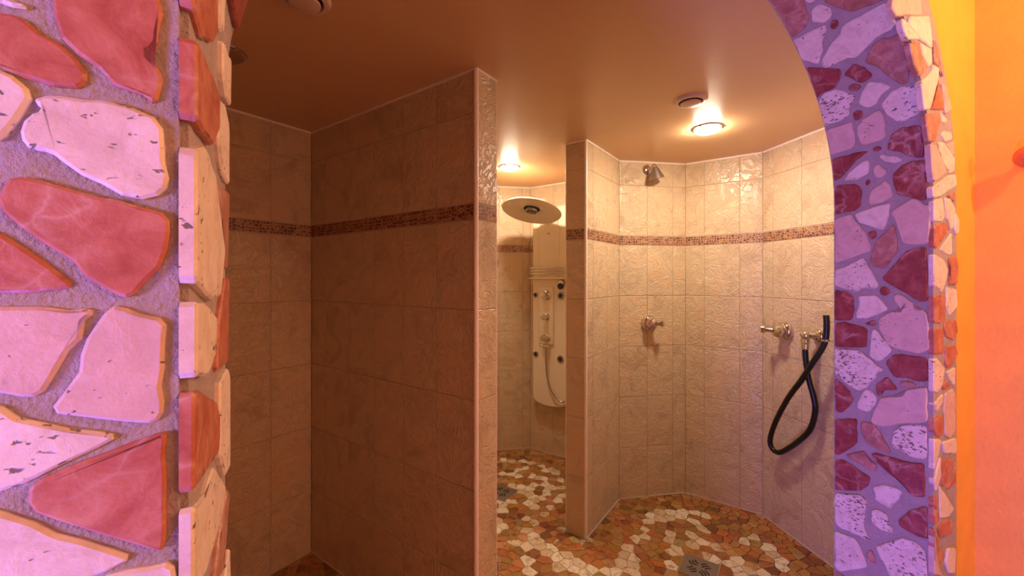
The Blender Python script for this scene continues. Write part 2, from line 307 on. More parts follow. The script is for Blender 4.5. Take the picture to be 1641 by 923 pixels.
# ------------------------------------------------------------------ mesh helpers
def mesh_obj(name, bm, m, parent=None, loc=None, tint=False):
    me = bpy.data.meshes.new(name)
    if loc is not None: bmesh.ops.translate(bm, verts=bm.verts, vec=-Vector(loc))
    bm.to_mesh(me); bm.free()
    for x in (m if isinstance(m, (list, tuple)) else [m]): me.materials.append(x)
    o = bpy.data.objects.new(name, me); COL.objects.link(o)
    if loc is not None: o.location = loc
    if parent is not None: link(o, parent)
    return o
def link(o, parent):
    o.parent = parent; o.matrix_parent_inverse = Matrix.LocRotScale(parent.location, parent.rotation_euler, None).inverted() if parent.parent is None else Matrix.Identity(4)
def structure(o): o['kind'] = 'structure'; return o
def smooth(o, angle=40):
    for p in o.data.polygons: p.use_smooth = True
    try: o.data.set_sharp_from_angle(angle=math.radians(angle))
    except Exception: pass
    return o
def prism(bm, base, top, mi=0):
    """base, top: equally long lists of points; sides and both caps"""
    B = [bm.verts.new(p) for p in base]; Tt = [bm.verts.new(p) for p in top]; k = len(B); fs = []
    for i in range(k): fs.append(bm.faces.new((B[i], B[(i+1) % k], Tt[(i+1) % k], Tt[i])))
    fs.append(bm.faces.new(Tt)); fs.append(bm.faces.new(B[::-1]))
    for f in fs: f.material_index = mi
    return fs
def frame_from(z, up=Vector((0, 0, 1))):
    z = Vector(z).normalized()
    x = up.cross(z)
    if x.length < 1e-4: x = Vector((1, 0, 0))
    x.normalize(); y = z.cross(x)
    return Matrix((x, y, z)).transposed().to_4x4()
def lathe(bm, prof, seg=32, mtx=Matrix.Identity(4), mi=0):
    """prof: list of (r, z)"""
    rings = []
    for r, z in prof:
        if r < 1e-5: rings.append([bm.verts.new(mtx @ Vector((0, 0, z)))])
        else: rings.append([bm.verts.new(mtx @ Vector((r*math.cos(2*math.pi*i/seg), r*math.sin(2*math.pi*i/seg), z))) for i in range(seg)])
    for A, B in zip(rings, rings[1:]):
        for i in range(seg):
            j = (i+1) % seg
            if len(A) == 1 and len(B) == 1: continue
            if len(A) == 1: f = bm.faces.new((A[0], B[i], B[j]))
            elif len(B) == 1: f = bm.faces.new((A[i], A[j], B[0]))
            else: f = bm.faces.new((A[i], A[j], B[j], B[i]))
            f.material_index = mi
    return bm
def tube(bm, pts, r, seg=12, cap=True):
    pts = [Vector(p) for p in pts]; rings = []; prev = None
    for i, p in enumerate(pts):
        t = (pts[min(i+1, len(pts)-1)]-pts[max(i-1, 0)]).normalized()
        if prev is None: x = t.orthogonal().normalized()
        else: x = (prev-t*prev.dot(t)).normalized()
        prev = x; y = t.cross(x); rr = r[i] if isinstance(r, (list, tuple)) else r
        rings.append([bm.verts.new(p+x*rr*math.cos(2*math.pi*k/seg)+y*rr*math.sin(2*math.pi*k/seg)) for k in range(seg)])
    for A, B in zip(rings, rings[1:]):
        for k in range(seg): bm.faces.new((A[k], A[(k+1) % seg], B[(k+1) % seg], B[k]))
    if cap: bm.faces.new(rings[0][::-1]); bm.faces.new(rings[-1])
    return bm
def catmull(P, k=8):
    P = [Vector(p) for p in P]; Q = [P[0]*2-P[1]]+P+[P[-1]*2-P[-2]]; out = []
    for i in range(1, len(Q)-2):
        for j in range(k):
            t = j/k; a, b, c, d = Q[i-1:i+3]
            out.append(.5*((2*b)+(c-a)*t+(2*a-5*b+4*c-d)*t*t+(3*b-a-3*c+d)*t**3))
    out.append(P[-1]); return out
def box(bm, mtx, sx, sy, sz, bev=0.0, mi=0):
    x, y, z = sx/2, sy/2, sz/2
    if bev <= 0:
        return prism(bm, [mtx @ Vector(p) for p in ((-x, -y, -z), (x, -y, -z), (x, y, -z), (-x, y, -z))], [mtx @ Vector(p) for p in ((-x, -y, z), (x, -y, z), (x, y, z), (-x, y, z))], mi)
    r = bmesh.ops.create_cube(bm, size=1, matrix=mtx @ Matrix.Diagonal((sx, sy, sz, 1)))
    es = list({e for v in r['verts'] for e in v.link_edges})
    r2 = bmesh.ops.bevel(bm, geom=es, offset=bev, segments=3, affect='EDGES', profile=.5)
    for f in r2['faces']: f.material_index = mi

# ------------------------------------------------------------------ the tiled room: outline in (a, b), interior on the right of each edge
POLY = [(-.50, .10), (-2.09, .10), (-2.09, 1.12), (-.958, 1.12), (-.958, 1.244), (-2.19, 1.244), (-2.19, 2.545), (-1.86, 2.875), (-1.42, 2.875),
        (-1.09, 2.545), (-1.09, 2.05), (-.962, 2.05), (-.962, 2.545), (-.63, 2.877), (-.19, 2.877), (.14, 2.547), (.14, 1.436)]
CEIL = 2.2
GR = .0025      # tiles stand proud of the grout plane by this
def offset_poly(P, dlt):
    out = []; k = len(P)
    for i in range(k):
        p0, p1, p2 = P[i-1], P[i], P[(i+1) % k]
        def nrm(a, b):
            dx, dy = b[0]-a[0], b[1]-a[1]; L = math.hypot(dx, dy); return (-dy/L, dx/L)   # outward (left)
        n1, n2 = nrm(p0, p1), nrm(p1, p2); den = 1+n1[0]*n2[0]+n1[1]*n2[1]
        out.append((p1[0]+(n1[0]+n2[0])*dlt/den, p1[1]+(n1[1]+n2[1])*dlt/den))
    return out
INN = offset_poly(POLY, GR); OUT = offset_poly(POLY, .045)
ROWS = [(0, .33), (.33, .66), (.66, .99), (.99, 1.32), (1.32, 1.65), (1.71, 2.04), (2.04, 2.2)]
tile_cache = {}
def tile_mesh(wd, ht):
    key = (round(wd, 3), round(ht, 3))
    if key in tile_cache: return tile_cache[key]
    bm = bmesh.new(); x, y, c = wd/2, ht/2, .0018
    B = [(-x, -y), (x, -y), (x, y), (-x, y)]; I = [(-x+c, -y+c), (x-c, -y+c), (x-c, y-c), (-x+c, y-c)]
    r0 = [bm.verts.new((p[0], p[1], -.004)) for p in B]; r1 = [bm.verts.new((p[0], p[1], GR-.0012)) for p in B]; r2 = [bm.verts.new((p[0], p[1], GR)) for p in I]
    for A, C in ((r0, r1), (r1, r2)):
        for i in range(4): bm.faces.new((A[i], A[(i+1) % 4], C[(i+1) % 4], C[i]))
    bm.faces.new(r2); bm.faces.new(r0[::-1])
    me = bpy.data.meshes.new('tile'); bm.to_mesh(me); bm.free(); me.materials.append(M['tile']); tile_cache[key] = me
    return me
def clip(poly, nx, ny, c):     # keep nx*x+ny*y <= c
    out = []
    for i in range(len(poly)):
        p, q = poly[i], poly[(i+1) % len(poly)]; dp, dq = nx*p[0]+ny*p[1]-c, nx*q[0]+ny*q[1]-c
        if dp <= 0: out.append(p)
        if dp*dq < 0:
            t = dp/(dp-dq); out.append((p[0]+(q[0]-p[0])*t, p[1]+(q[1]-p[1])*t))
    return out
def voronoi(sites, rad, cellbox=None, inset=.0):
    """rad: radius beyond which no cell reaches"""
    grid = {}
    for i, s in enumerate(sites): grid.setdefault((int(s[0]//rad), int(s[1]//rad)), []).append(i)
    res = []
    for i, s in enumerate(sites):
        poly = [(s[0]-rad, s[1]-rad), (s[0]+rad, s[1]-rad), (s[0]+rad, s[1]+rad), (s[0]-rad, s[1]+rad)]
        gx, gy = int(s[0]//rad), int(s[1]//rad); nb = []
        for dx in (-2, -1, 0, 1, 2):
            for dy in (-2, -1, 0, 1, 2): nb += grid.get((gx+dx, gy+dy), [])
        nb = sorted((j for j in nb if j != i), key=lambda j: (sites[j][0]-s[0])**2+(sites[j][1]-s[1])**2)
        for j in nb:
            q = sites[j]; dx, dy = q[0]-s[0], q[1]-s[1]; L = math.hypot(dx, dy)
            if L > 2*rad*1.5: break
            poly = clip(poly, dx/L, dy/L, (dx*(s[0]+q[0])/2+dy*(s[1]+q[1])/2)/L-inset)
            if len(poly) < 3: break
        if cellbox and len(poly) >= 3:
            x0, y0, x1, y1 = cellbox
            for (nx, ny, c) in ((-1, 0, -x0), (1, 0, x1), (0, -1, -y0), (0, 1, y1)):
                poly = clip(poly, nx, ny, c)
                if len(poly) < 3: break
        res.append(poly if len(poly) >= 3 else None)
    return res
def set_tint(o, cols):
    """cols: one colour per polygon"""
    a = o.data.color_attributes.new('tint', 'FLOAT_COLOR', 'CORNER')
    for p, c in zip(o.data.polygons, cols):
        for li in p.loop_indices: a.data[li].color = (*c, 1)
CHIP = [(.30, .11, .035), (.17, .05, .02), (.38, .16, .05), (.26, .09, .03), (.44, .23, .09)]
def add_band(parent, P, U, Nn, L, seed):
    """strip of the mosaic border: cream bed plus crazed chips joined as one part"""
    rnd = random.Random(seed); sp = .016; sites = []
    for i in range(int(L/sp)+1):
        for j in range(4): sites.append((i*sp+rnd.uniform(-.006, .006)+sp/2, 1.65+.0075+j*.015+rnd.uniform(-.005, .005)))
    bm = bmesh.new(); cols = []
    for poly in voronoi(sites, .022, (.001, 1.653, L-.001, 1.707), .0012):
        if not poly: continue
        c = rnd.choice(CHIP)
        top = [P+U*x+Nn*(GR-.0002)+Vector((0, 0, z)) for x, z in poly]; bs = [t-Nn*.003 for t in top]
        fs = prism(bm, bs, top); cols += [c]*len(fs)
    mid = P+U*(L/2)+Vector((0, 0, 1.68))
    o = mesh_obj('mosaic_chips', bm, M['shard'], parent, mid); o['kind'] = 'stuff'; set_tint(o, cols)
    bm = bmesh.new(); a = [P+U*0, P+U*L]
    prism(bm, [a[0]-Nn*.001+Vector((0, 0, 1.6515)), a[1]-Nn*.001+Vector((0, 0, 1.6515)), a[1]-Nn*.001+Vector((0, 0, 1.7085)), a[0]-Nn*.001+Vector((0, 0, 1.7085))],
          [a[0]+Nn*(GR-.0011)+Vector((0, 0, 1.6515)), a[1]+Nn*(GR-.0011)+Vector((0, 0, 1.6515)), a[1]+Nn*(GR-.0011)+Vector((0, 0, 1.7085)), a[0]+Nn*(GR-.0011)+Vector((0, 0, 1.7085))])
    mesh_obj('border_bed', bm, M['joint'], parent, mid)
def wall_face(parent, i, cuts, rows=ROWS, band=True, trims=True):
    """tiles, border strip, ceiling trim and floor joint on edge i of the outline"""
    p, q = POLY[i], POLY[(i+1) % len(POLY)]; P, Q = ab(*p), ab(*q)       # surface plane of the tiles
    L = (Q-P).length; U = (Q-P)/L; Nn = Vector((U.y, -U.x, 0))
    P = P-Nn*GR
    xs = [0]+list(cuts)+[L]
    rot = Matrix((U, Vector((0, 0, 1)), Nn)).transposed().to_euler()
    for z0, z1 in rows:
        for x0, x1 in zip(xs, xs[1:]):
            if x1-x0 < .012: continue
            o = bpy.data.objects.new('tile', tile_mesh(x1-x0-.0026, z1-z0-.0026)); COL.objects.link(o)
            o.location = P+U*((x0+x1)/2)+Vector((0, 0, (z0+z1)/2)); o.rotation_euler = rot; link(o, parent)
    if band: add_band(parent, P, U, Nn, L, i)
    if trims:
        for nm, z0, z1, m in (('ceiling_trim', CEIL-.010, CEIL-.0005, M['trim']), ('floor_joint', .001, .006, M['joint'])):
            bm = bmesh.new(); e = .0055
            A0, A1 = P+Nn*(GR*.5)+U*.003, P+U*(L-.003)+Nn*(GR*.5)
            prism(bm, [A0+Vector((0, 0, z0)), A1+Vector((0, 0, z0)), A1+Vector((0, 0, z1)), A0+Vector((0, 0, z1))],
                  [A0+Nn*e+Vector((0, 0, z0)), A1+Nn*e+Vector((0, 0, z0)), A1+Nn*e+Vector((0, 0, z1)), A0+Nn*e+Vector((0, 0, z1))])
            mesh_obj(nm, bm, m, parent, (A0+A1)/2+Vector((0, 0, z0)))
def wall(name, edges, m=None):
    bm = bmesh.new()
    for i in edges:
        j = (i+1) % len(POLY)
        q = [INN[i], INN[j], OUT[j], OUT[i]]
        prism(bm, [ab(*x, 0) for x in q], [ab(*x, CEIL) for x in q])
    bmesh.ops.recalc_face_normals(bm, faces=bm.faces)
    c = ab((POLY[edges[0]][0]+POLY[(edges[0]+1) % len(POLY)][0])/2, (POLY[edges[0]][1]+POLY[(edges[0]+1) % len(POLY)][1])/2)
    return structure(mesh_obj(name, bm, m or M['tile_grout'], None, c))
def corner_trim(parent, p, r, h=CEIL):
    bm = bmesh.new(); c = ab(*p); tube(bm, [c+Vector((0, 0, .004)), c+Vector((0, 0, h-.002))], r, 12)
    return smooth(mesh_obj('corner_trim', bm, M['trim'], parent, c), 60)
wn = wall('wall_near_left', [0], M['tile'])
w1 = wall('wall_left', [1]); wall_face(w1, 1, [.02, .22, .42, .62, .82])
w2 = wall('wall_left_partition', [2, 3, 4])
wall_face(w2, 2, [.135, .335, .532, .728, .925])
wall_face(w2, 3, [], rows=[(0, .33), (.33, .66), (.66, .99), (.99, 1.32), (1.32, 1.65), (1.71, 2.2)])
wall_face(w2, 4, [.2, .4, .6, .8, 1.0])
corner_trim(w2, (-.962, 1.124), .009); corner_trim(w2, (-.961, 1.241), .0035)
w3 = wall('wall_middle_shower_left', [5]); wall_face(w3, 5, [.1, .3, .5, .7, .9, 1.1])
w4 = wall('wall_middle_shower_left_corner', [6]); wall_face(w4, 6, [.2, .4])
w5 = wall('wall_middle_shower_back', [7]); wall_face(w5, 7, [.03, .22, .41])
w6 = wall('wall_middle_shower_right_corner', [8]); wall_face(w6, 8, [.07, .27])
w7 = wall('wall_right_partition', [9, 10, 11])
wall_face(w7, 9, [.1, .3]); wall_face(w7, 10, []); wall_face(w7, 11, [.09, .29])
corner_trim(w7, (-.966, 2.054), .0085); corner_trim(w7, (-1.0865, 2.053), .0035)
w8 = wall('wall_right_shower_left_corner', [12]); wall_face(w8, 12, [.195, .378])
w9 = wall('wall_right_shower_back', [13]); wall_face(w9, 13, [.115, .318])
w10 = wall('wall_right_shower_right_corner', [14]); wall_face(w10, 14, [.076, .270])
w11 = wall('wall_right', [15]); wall_face(w11, 15, [.1, .3, .5, .7, .9])

# ceiling of the tiled room
bm = bmesh.new(); prism(bm, [ab(*p, CEIL) for p in OUT], [ab(*p, CEIL+.05) for p in OUT])
bmesh.ops.recalc_face_normals(bm, faces=bm.faces)
structure(mesh_obj('ceiling', bm, M['ceiling']))
# floor under everything
bm = bmesh.new()
fp = [arch(-3.0, 2.3, 0), arch(.9, 2.3, 0), arch(.9, -2.6, 0), arch(-3.0, -2.9, 0)]
prism(bm, [p+Vector((0, 0, -.06)) for p in fp], fp); bmesh.ops.recalc_face_normals(bm, faces=bm.faces)
FLOOR = structure(mesh_obj('floor', bm, M['floor_grout']))

# ------------------------------------------------------------------ floor mosaic
DRAINS = [(-.412, 2.167), (-1.636, 2.167)]; DH = .080
def inside(p, P):
    c = False
    for i in range(len(P)):
        a, b = P[i], P[i-1]
        if (a[1] > p[1]) != (b[1] > p[1]) and p[0] < (b[0]-a[0])*(p[1]-a[1])/(b[1]-a[1])+a[0]: c = not c
    return c
def seg_dist(p, a, b):
    dx, dy = b[0]-a[0], b[1]-a[1]; t = max(0, min(1, ((p[0]-a[0])*dx+(p[1]-a[1])*dy)/(dx*dx+dy*dy)))
    return math.hypot(p[0]-a[0]-t*dx, p[1]-a[1]-t*dy)
def near_drain(p, e): return any(abs(p[0]-x) < DH+e and abs(p[1]-y) < DH+e for x, y in DRAINS)
rnd = random.Random(3)
sites = []; kind = []; g = {}
whites = set()
def can(p, r):
    gx, gy = int(p[0]//.06), int(p[1]//.06)
    for dx in (-1, 0, 1):
        for dy in (-1, 0, 1):
            for q in g.get((gx+dx, gy+dy), []):
                if math.hypot(p[0]-q[0], p[1]-q[1]) < (.047 if q in whites else r): return False
    return True
def put(p, k): sites.append(p); kind.append(k); g.setdefault((int(p[0]//.06), int(p[1]//.06)), []).append(p)
for a, b in WHITE:
    p = (a/1000, b/1000)
    if inside(p, POLY) and not near_drain(p, .004): put(p, 1); whites.add(p)
for _ in range(60000):
    p = (rnd.uniform(-2.2, .15), rnd.uniform(.1, 2.88))
    if inside(p, POLY) and not near_drain(p, .012) and can(p, rnd.choice((.038, .046, .055))): put(p, 0)
def crosses(p, q, a, b):
    def o(u, v, w_): return (v[0]-u[0])*(w_[1]-u[1])-(v[1]-u[1])*(w_[0]-u[0])
    return o(p, q, a)*o(p, q, b) < 0 and o(a, b, p)*o(a, b, q) < 0
def visible(p):
    v = ab(*p); x = 820.5+650*v.x/v.y; y = 445+650*CAM_H/v.y
    if v.y < .2 or x < 365 or x > 1345 or y > 930: return False
    c = (0.0, 0.0)
    for i in range(len(POLY)-1):
        if crosses(c, (p[0], p[1]), POLY[i], POLY[i+1]): return False
    return True
OCH = [(.44, .20, .05), (.40, .17, .04), (.46, .23, .07), (.33, .14, .04), (.43, .20, .055), (.24, .09, .03), (.44, .18, .045), (.48, .27, .11), (.38, .16, .045)]
WHT = [(.78, .66, .48), (.72, .58, .40), (.80, .69, .52), (.64, .49, .31)]
cells = []
for s, k, poly in zip(sites, kind, voronoi(sites, .075, None, .0016)):
    if not poly: continue
    for i in range(len(POLY)-1):
        A, B = POLY[i], POLY[i+1]
        if seg_dist(s, A, B) < .12:
            dx, dy = B[0]-A[0], B[1]-A[1]; L = math.hypot(dx, dy); nx, ny = -dy/L, dx/L
            if (s[0]-A[0])*nx+(s[1]-A[1])*ny < 0: poly = clip(poly, nx, ny, A[0]*nx+A[1]*ny-.006)
            if len(poly) < 3: break
    if len(poly) < 3: continue
    for x, y in DRAINS:
        if abs(s[0]-x) < .2 and abs(s[1]-y) < .2:
            e = DH+.004
            if abs(s[0]-x) > abs(s[1]-y): sg = 1 if s[0] > x else -1; poly = clip(poly, -sg, 0, -sg*(x+sg*e))
            else: sg = 1 if s[1] > y else -1; poly = clip(poly, 0, -sg, -sg*(y+sg*e))
    if len(poly) < 3: continue
    q = [poly[0]]
    for pnt in poly[1:]:
        if math.hypot(pnt[0]-q[-1][0], pnt[1]-q[-1][1]) > .004: q.append(pnt)
    if len(q) > 3 and math.hypot(q[0][0]-q[-1][0], q[0][1]-q[-1][1]) < .004: q.pop()
    if len(q) < 3: continue
    area = abs(sum(q[i][0]*q[(i+1) % len(q)][1]-q[(i+1) % len(q)][0]*q[i][1] for i in range(len(q))))/2
    if area < 5e-5: continue
    cx, cy = sum(t[0] for t in q)/len(q), sum(t[1] for t in q)/len(q); v = ab(cx, cy)
    big = area/max(.2, v.y)**3 if visible((cx, cy)) else 0
    col = rnd.choice(WHT) if k else tuple(c*rnd.uniform(.8, 1.15) for c in rnd.choice(OCH))
    cells.append((big, q, (cx, cy), col))
cells.sort(key=lambda t: -t[0])
def shard(bm, q, c):
    k = len(q); z = .0042
    r0 = [bm.verts.new(ab(*p, -.001)) for p in q]; r1 = [bm.verts.new(ab(*p, z-.001)) for p in q]
    r2 = [bm.verts.new(ab(p[0]+(c[0]-p[0])*.06, p[1]+(c[1]-p[1])*.06, z)) for p in q]; nf = 0
    for A, B in ((r0, r1), (r1, r2)):
        for i in range(k): bm.faces.new((A[i], A[(i+1) % k], B[(i+1) % k], B[i])); nf += 1
    bm.faces.new(r2); return nf+1
for t in cells[:300]:
    bm = bmesh.new(); nf = shard(bm, t[1], t[2])
    o = mesh_obj('mosaic_stone', bm, M['shard'], FLOOR, ab(*t[2])); set_tint(o, [t[3]]*nf)
bm = bmesh.new(); cols = []
for t in cells[300:]: cols += [t[3]]*shard(bm, t[1], t[2])
o = mesh_obj('small_mosaic_stones', bm, M['shard'], FLOOR); o['kind'] = 'stuff'; set_tint(o, cols)

# ------------------------------------------------------------------ arch wall
SB = .005
NP = 48
def profile(dl):
    """outline of the opening, dl outside the stone surface, from the right foot over the top to the left foot"""
    out = [(dl, h) for h in (0, .5, 1.0, 1.4)]
    out += [(-.613+(.613+dl)*math.cos(math.pi*i/NP), 1.615+(.485+dl)*math.sin(math.pi*i/NP)) for i in range(NP+1)]
    return out+[(-1.226-dl, h) for h in (1.4, 1.0, .5, 0)]
bm = bmesh.new(); pr = profile(SB); tp = 2.5
def both(q, rim):
    """one cell of the wall: front, back and the rim edges (i, material) that are exposed"""
    F = [bm.verts.new(arch(s_, T, h_)) for s_, h_ in q]; K = [bm.verts.new(arch(s_, 0, h_)) for s_, h_ in q]
    bm.faces.new(F); bm.faces.new(K[::-1]).material_index = 2
    for i, mi in rim:
        j = (i+1) % len(q); bm.faces.new((F[i], F[j], K[j], K[i])).material_index = mi
hz = [h_ for s_, h_ in pr[:5]]
both([(SB, 0), (.45, 0), (.45, tp), (SB, tp)], [(0, 0), (1, 0), (2, 0)])
both([(-3.0, 0), (-1.226-SB, 0), (-1.226-SB, tp), (-3.0, tp)], [(0, 0), (2, 0), (3, 0)])
for p_, q_ in zip(pr, pr[1:]):
    if abs(p_[0]-q_[0]) > 1e-6: both([q_, p_, (p_[0], tp), (q_[0], tp)], [(0, 1), (2, 0)])
    else: bm.faces.new([bm.verts.new(arch(p_[0], T, p_[1])), bm.verts.new(arch(q_[0], T, q_[1])), bm.verts.new(arch(q_[0], 0, q_[1])), bm.verts.new(arch(p_[0], 0, p_[1]))]).material_index = 1
bmesh.ops.remove_doubles(bm, verts=bm.verts, dist=1e-6)
ARCH = structure(mesh_obj('wall_arch', bm, [M['plaster'], M['grout'], M['ceiling']], None, arch(-.613, T/2, 0)))
bm = bmesh.new(); p1, p2 = [q if q[0] > -.613 else r_ for q, r_ in zip(profile(SB), profile(.009))], profile(.146)
for i in range(len(p1)-1):
    q = [p1[i], p1[i+1], p2[i+1], p2[i]]
    if any(h > 2.195 and False for _, h in q): continue
    prism(bm, [arch(s, T-.001, h) for s, h in q], [arch(s, T+.0065, h) for s, h in q])
bmesh.ops.remove_doubles(bm, verts=bm.verts, dist=1e-5); bmesh.ops.recalc_face_normals(bm, faces=bm.faces)
mesh_obj('grout_bed', bm, M['grout'], ARCH, arch(-.613, T, 1.5))
bm = bmesh.new(); p0 = profile(SB)
for i in range(len(p0)-1):
    if p0[i+1][0] < -.613:
        q = [p0[i], p0[i+1], profile(.010)[i+1], profile(.010)[i]]
        prism(bm, [arch(s, T-.001, h) for s, h in q], [arch(s, T+.0015, h) for s, h in q])
bmesh.ops.remove_doubles(bm, verts=bm.verts, dist=1e-5); bmesh.ops.recalc_face_normals(bm, faces=bm.faces)
mesh_obj('grout_edge', bm, M['grout'], ARCH, arch(-1.2, T, 1.5))
# arc length table of the curved part
TB = [0.0]; PT = [(-.613+.613*math.cos(math.pi*i/200), 1.615+.485*math.sin(math.pi*i/200)) for i in range(201)]
for i in range(200): TB.append(TB[-1]+math.dist(PT[i], PT[i+1]))
ARC = TB[-1]
def prof_at(v):
    """(s, h, outward normal) on the stone surface at running length v"""
    if v < 1.615: return 0.0, v, 1.0, 0.0
    if v > 1.615+ARC: return -1.226, 1.615-(v-1.615-ARC), -1.0, 0.0
    x = v-1.615; i = 0
    lo, hi = 0, 200
    while hi-lo > 1:
        m_ = (lo+hi)//2
        if TB[m_] <= x: lo = m_
        else: hi = m_
    t = (x-TB[lo])/(TB[lo+1]-TB[lo]); a = math.pi*(lo+t)/200
    s, h = -.613+.613*math.cos(a), 1.615+.485*math.sin(a); nx, nz = math.cos(a)/.613, math.sin(a)/.485; L = math.hypot(nx, nz)
    return s, h, nx/L, nz/L
def jamb_pt(v, wv, z):       # z: height above the stone surface (negative = into the wall)
    s, h, nx, nz = prof_at(v); return arch(s-nx*z, wv, h-nz*z)
def front_pt(s, h, z): return arch(s, T+.010+z, h)
def ring_pt(v, r, z):        # on the front, r outside the opening
    s, h, nx, nz = prof_at(v); return arch(s+nx*r, T+.010+z, h+nz*r)
def rough_outline(P, rnd, jit, step):
    out = []
    for i in range(len(P)):
        p, q = P[i], P[(i+1) % len(P)]; L = math.hypot(q[0]-p[0], q[1]-p[1]); k = max(1, min(5, int(L/step)))
        if L < 1e-4: continue
        nx, ny = -(q[1]-p[1])/L, (q[0]-p[0])/L
        for j in range(k):
            t = j/k; e = rnd.gauss(0, jit) if j else 0
            e = max(-.002, min(.002, e))
            out.append((p[0]+(q[0]-p[0])*t+nx*e, p[1]+(q[1]-p[1])*t+ny*e))
    # round the corners a little
    res = []; k = len(out)
    for i in range(k):
        p0, p1, p2 = out[i-1], out[i], out[(i+1) % k]
        a = (p1[0]-p0[0], p1[1]-p0[1]); b = (p2[0]-p1[0], p2[1]-p1[1]); la, lb = math.hypot(*a), math.hypot(*b)
        if la < 1e-6 or lb < 1e-6: continue
        cs = (a[0]*b[0]+a[1]*b[1])/(la*lb)
        if cs < .75:
            ra, rb = min(.0035, la*.35), min(.0035, lb*.35)
            res.append((p1[0]-a[0]/la*ra, p1[1]-a[1]/la*ra)); res.append((p1[0]+b[0]/lb*rb, p1[1]+b[1]/lb*rb))
        else: res.append(p1)
    return res
def stone(fn, kind_, P, rnd, depth, lim=None, parent=None):
    P = rough_outline(P, rnd, .0011 if kind_ == 'porous' else .0006, .009)
    if lim: P = [(min(max(p[0], lim[0]), lim[1]), min(max(p[1], lim[2]), lim[3])) for p in P]
    k = len(P); area = sum(P[i][0]*P[(i+1) % k][1]-P[(i+1) % k][0]*P[i][1] for i in range(k))
    if area < 0: P = P[::-1]
    dz = rnd.uniform(-.0012, .0008)
    Q = []
    for i in range(k):
        p0, p1, p2 = P[i-1], P[i], P[(i+1) % k]; tx, ty = p2[0]-p0[0], p2[1]-p0[1]; L = math.hypot(tx, ty) or 1
        Q.append((p1[0]-ty/L*.0019, p1[1]+tx/L*.0019))
    bm = bmesh.new()
    r0 = [bm.verts.new(fn(p[0], p[1], -depth)) for p in P]; r1 = [bm.verts.new(fn(p[0], p[1], dz-.0017)) for p in P]; r2 = [bm.verts.new(fn(p[0], p[1], dz)) for p in Q]
    for A, B in ((r0, r1), (r1, r2)):
        for i in range(k): bm.faces.new((A[i], A[(i+1) % k], B[(i+1) % k], B[i]))
    f = bm.faces.new(r2); bmesh.ops.triangulate(bm, faces=[f])
    bmesh.ops.recalc_face_normals(bm, faces=bm.faces)
    c = sum((v.co for v in bm.verts), Vector())/len(bm.verts)
    return mesh_obj('stone', bm, M[kind_], parent or ARCH, c)
rnd = random.Random(11)
mm = lambda P: [(p[0]/1000, p[1]/1000) for p in P]
for k_, P in JAMB:
    if P[0][0] > 3200: P = [(p[0], 179 if p[1] > 150 else p[1]) for p in P]
    stone(jamb_pt, 'coral' if k_ == 'red' and P[0][0] > 3200 else k_, mm(P), rnd, .0085 if P[0][0] > 3200 else SB-.0005, (0, 9, .001, T+.009))
for k_, P in FACE:
    P = mm(P)
    if P[0][0] > -.5: P = [(max(p[0], .0015), p[1]) if p[1] < 1.6 else p for p in P]
    stone(front_pt, 'coral' if k_ == 'red' else k_, P, rnd, .0098)
# the stretches outside the traced part, laid the same way
def fill(fn, v0, v1, w0, w1, sp, seed, depth):
    r = random.Random(seed); S = []; nv, nw = max(1, int((v1-v0)/sp)), max(1, int((w1-w0)/sp+.5))
    for i in range(nv):
        for j in range(nw): S.append((v0+(i+.5+r.uniform(-.3, .3))*(v1-v0)/nv, w0+(j+.5+r.uniform(-.3, .3))*(w1-w0)/nw))
    for poly in voronoi(S, sp*1.3, (v0, w0, v1, w1), .004):
        if not poly: continue
        q = [p for i, p in enumerate(poly) if math.hypot(p[0]-poly[i-1][0], p[1]-poly[i-1][1]) > .004]
        if len(q) < 3: continue
        if abs(sum(q[i][0]*q[(i+1) % len(q)][1]-q[(i+1) % len(q)][0]*q[i][1] for i in range(len(q))))/2 < 3e-4: continue
        stone(fn, r.choice(('white', 'porous', 'pale', 'red', 'red', 'rose', 'white')), q, r, depth)
fill(jamb_pt, .01, .715, .002, T+.008, .066, 1, SB-.0005)
fill(jamb_pt, 2.145, 3.275, .002, T+.008, .066, 2, SB-.0005)
fill(jamb_pt, 3.84, 3.23+ARC-.01, .002, T+.008, .075, 3, SB-.0005)
fill(ring_pt, .01, .745, .003, .146, .066, 4, .0098)
fill(ring_pt, 2.06, 3.25, .003, .146, .066, 5, .0098)
fill(ring_pt, 3.73, 3.23+ARC-.01, .003, .146, .07, 6, .0098)
fill(lambda s, h, z: arch(s, T+.010+z, h), -1.372, -1.316, 1.26, 1.60, .06, 7, .0098)

# ------------------------------------------------------------------ the room in front of the arch
def slab(name, pts, z0, z1, m):
    bm = bmesh.new(); prism(bm, [Vector((p.x, p.y, z0)) for p in pts], [Vector((p.x, p.y, z1)) for p in pts]); bmesh.ops.recalc_face_normals(bm, faces=bm.faces)
    c = sum(pts, Vector())/len(pts); return structure(mesh_obj(name, bm, m, None, Vector((c.x, c.y, z0))))
M['cream_wall'] = simple('cream_plaster', (.72, .58, .42), .6, bs=.2, bscale=80)
slab('wall_front_right', [arch(.305, T, 0), arch(.355, T, 0), arch(.355, 2.2, 0), arch(.305, 2.2, 0)], 0, 2.5, M['plaster'])
slab('wall_rear', [arch(-2.5, 2.2, 0), arch(.355, 2.2, 0), arch(.355, 2.25, 0), arch(-2.5, 2.25, 0)], 0, 2.5, M['cream_wall'])
slab('wall_front_left', [arch(-2.55, T, 0), arch(-2.5, T, 0), arch(-2.5, 2.25, 0), arch(-2.55, 2.25, 0)], 0, 2.5, M['cream_wall'])
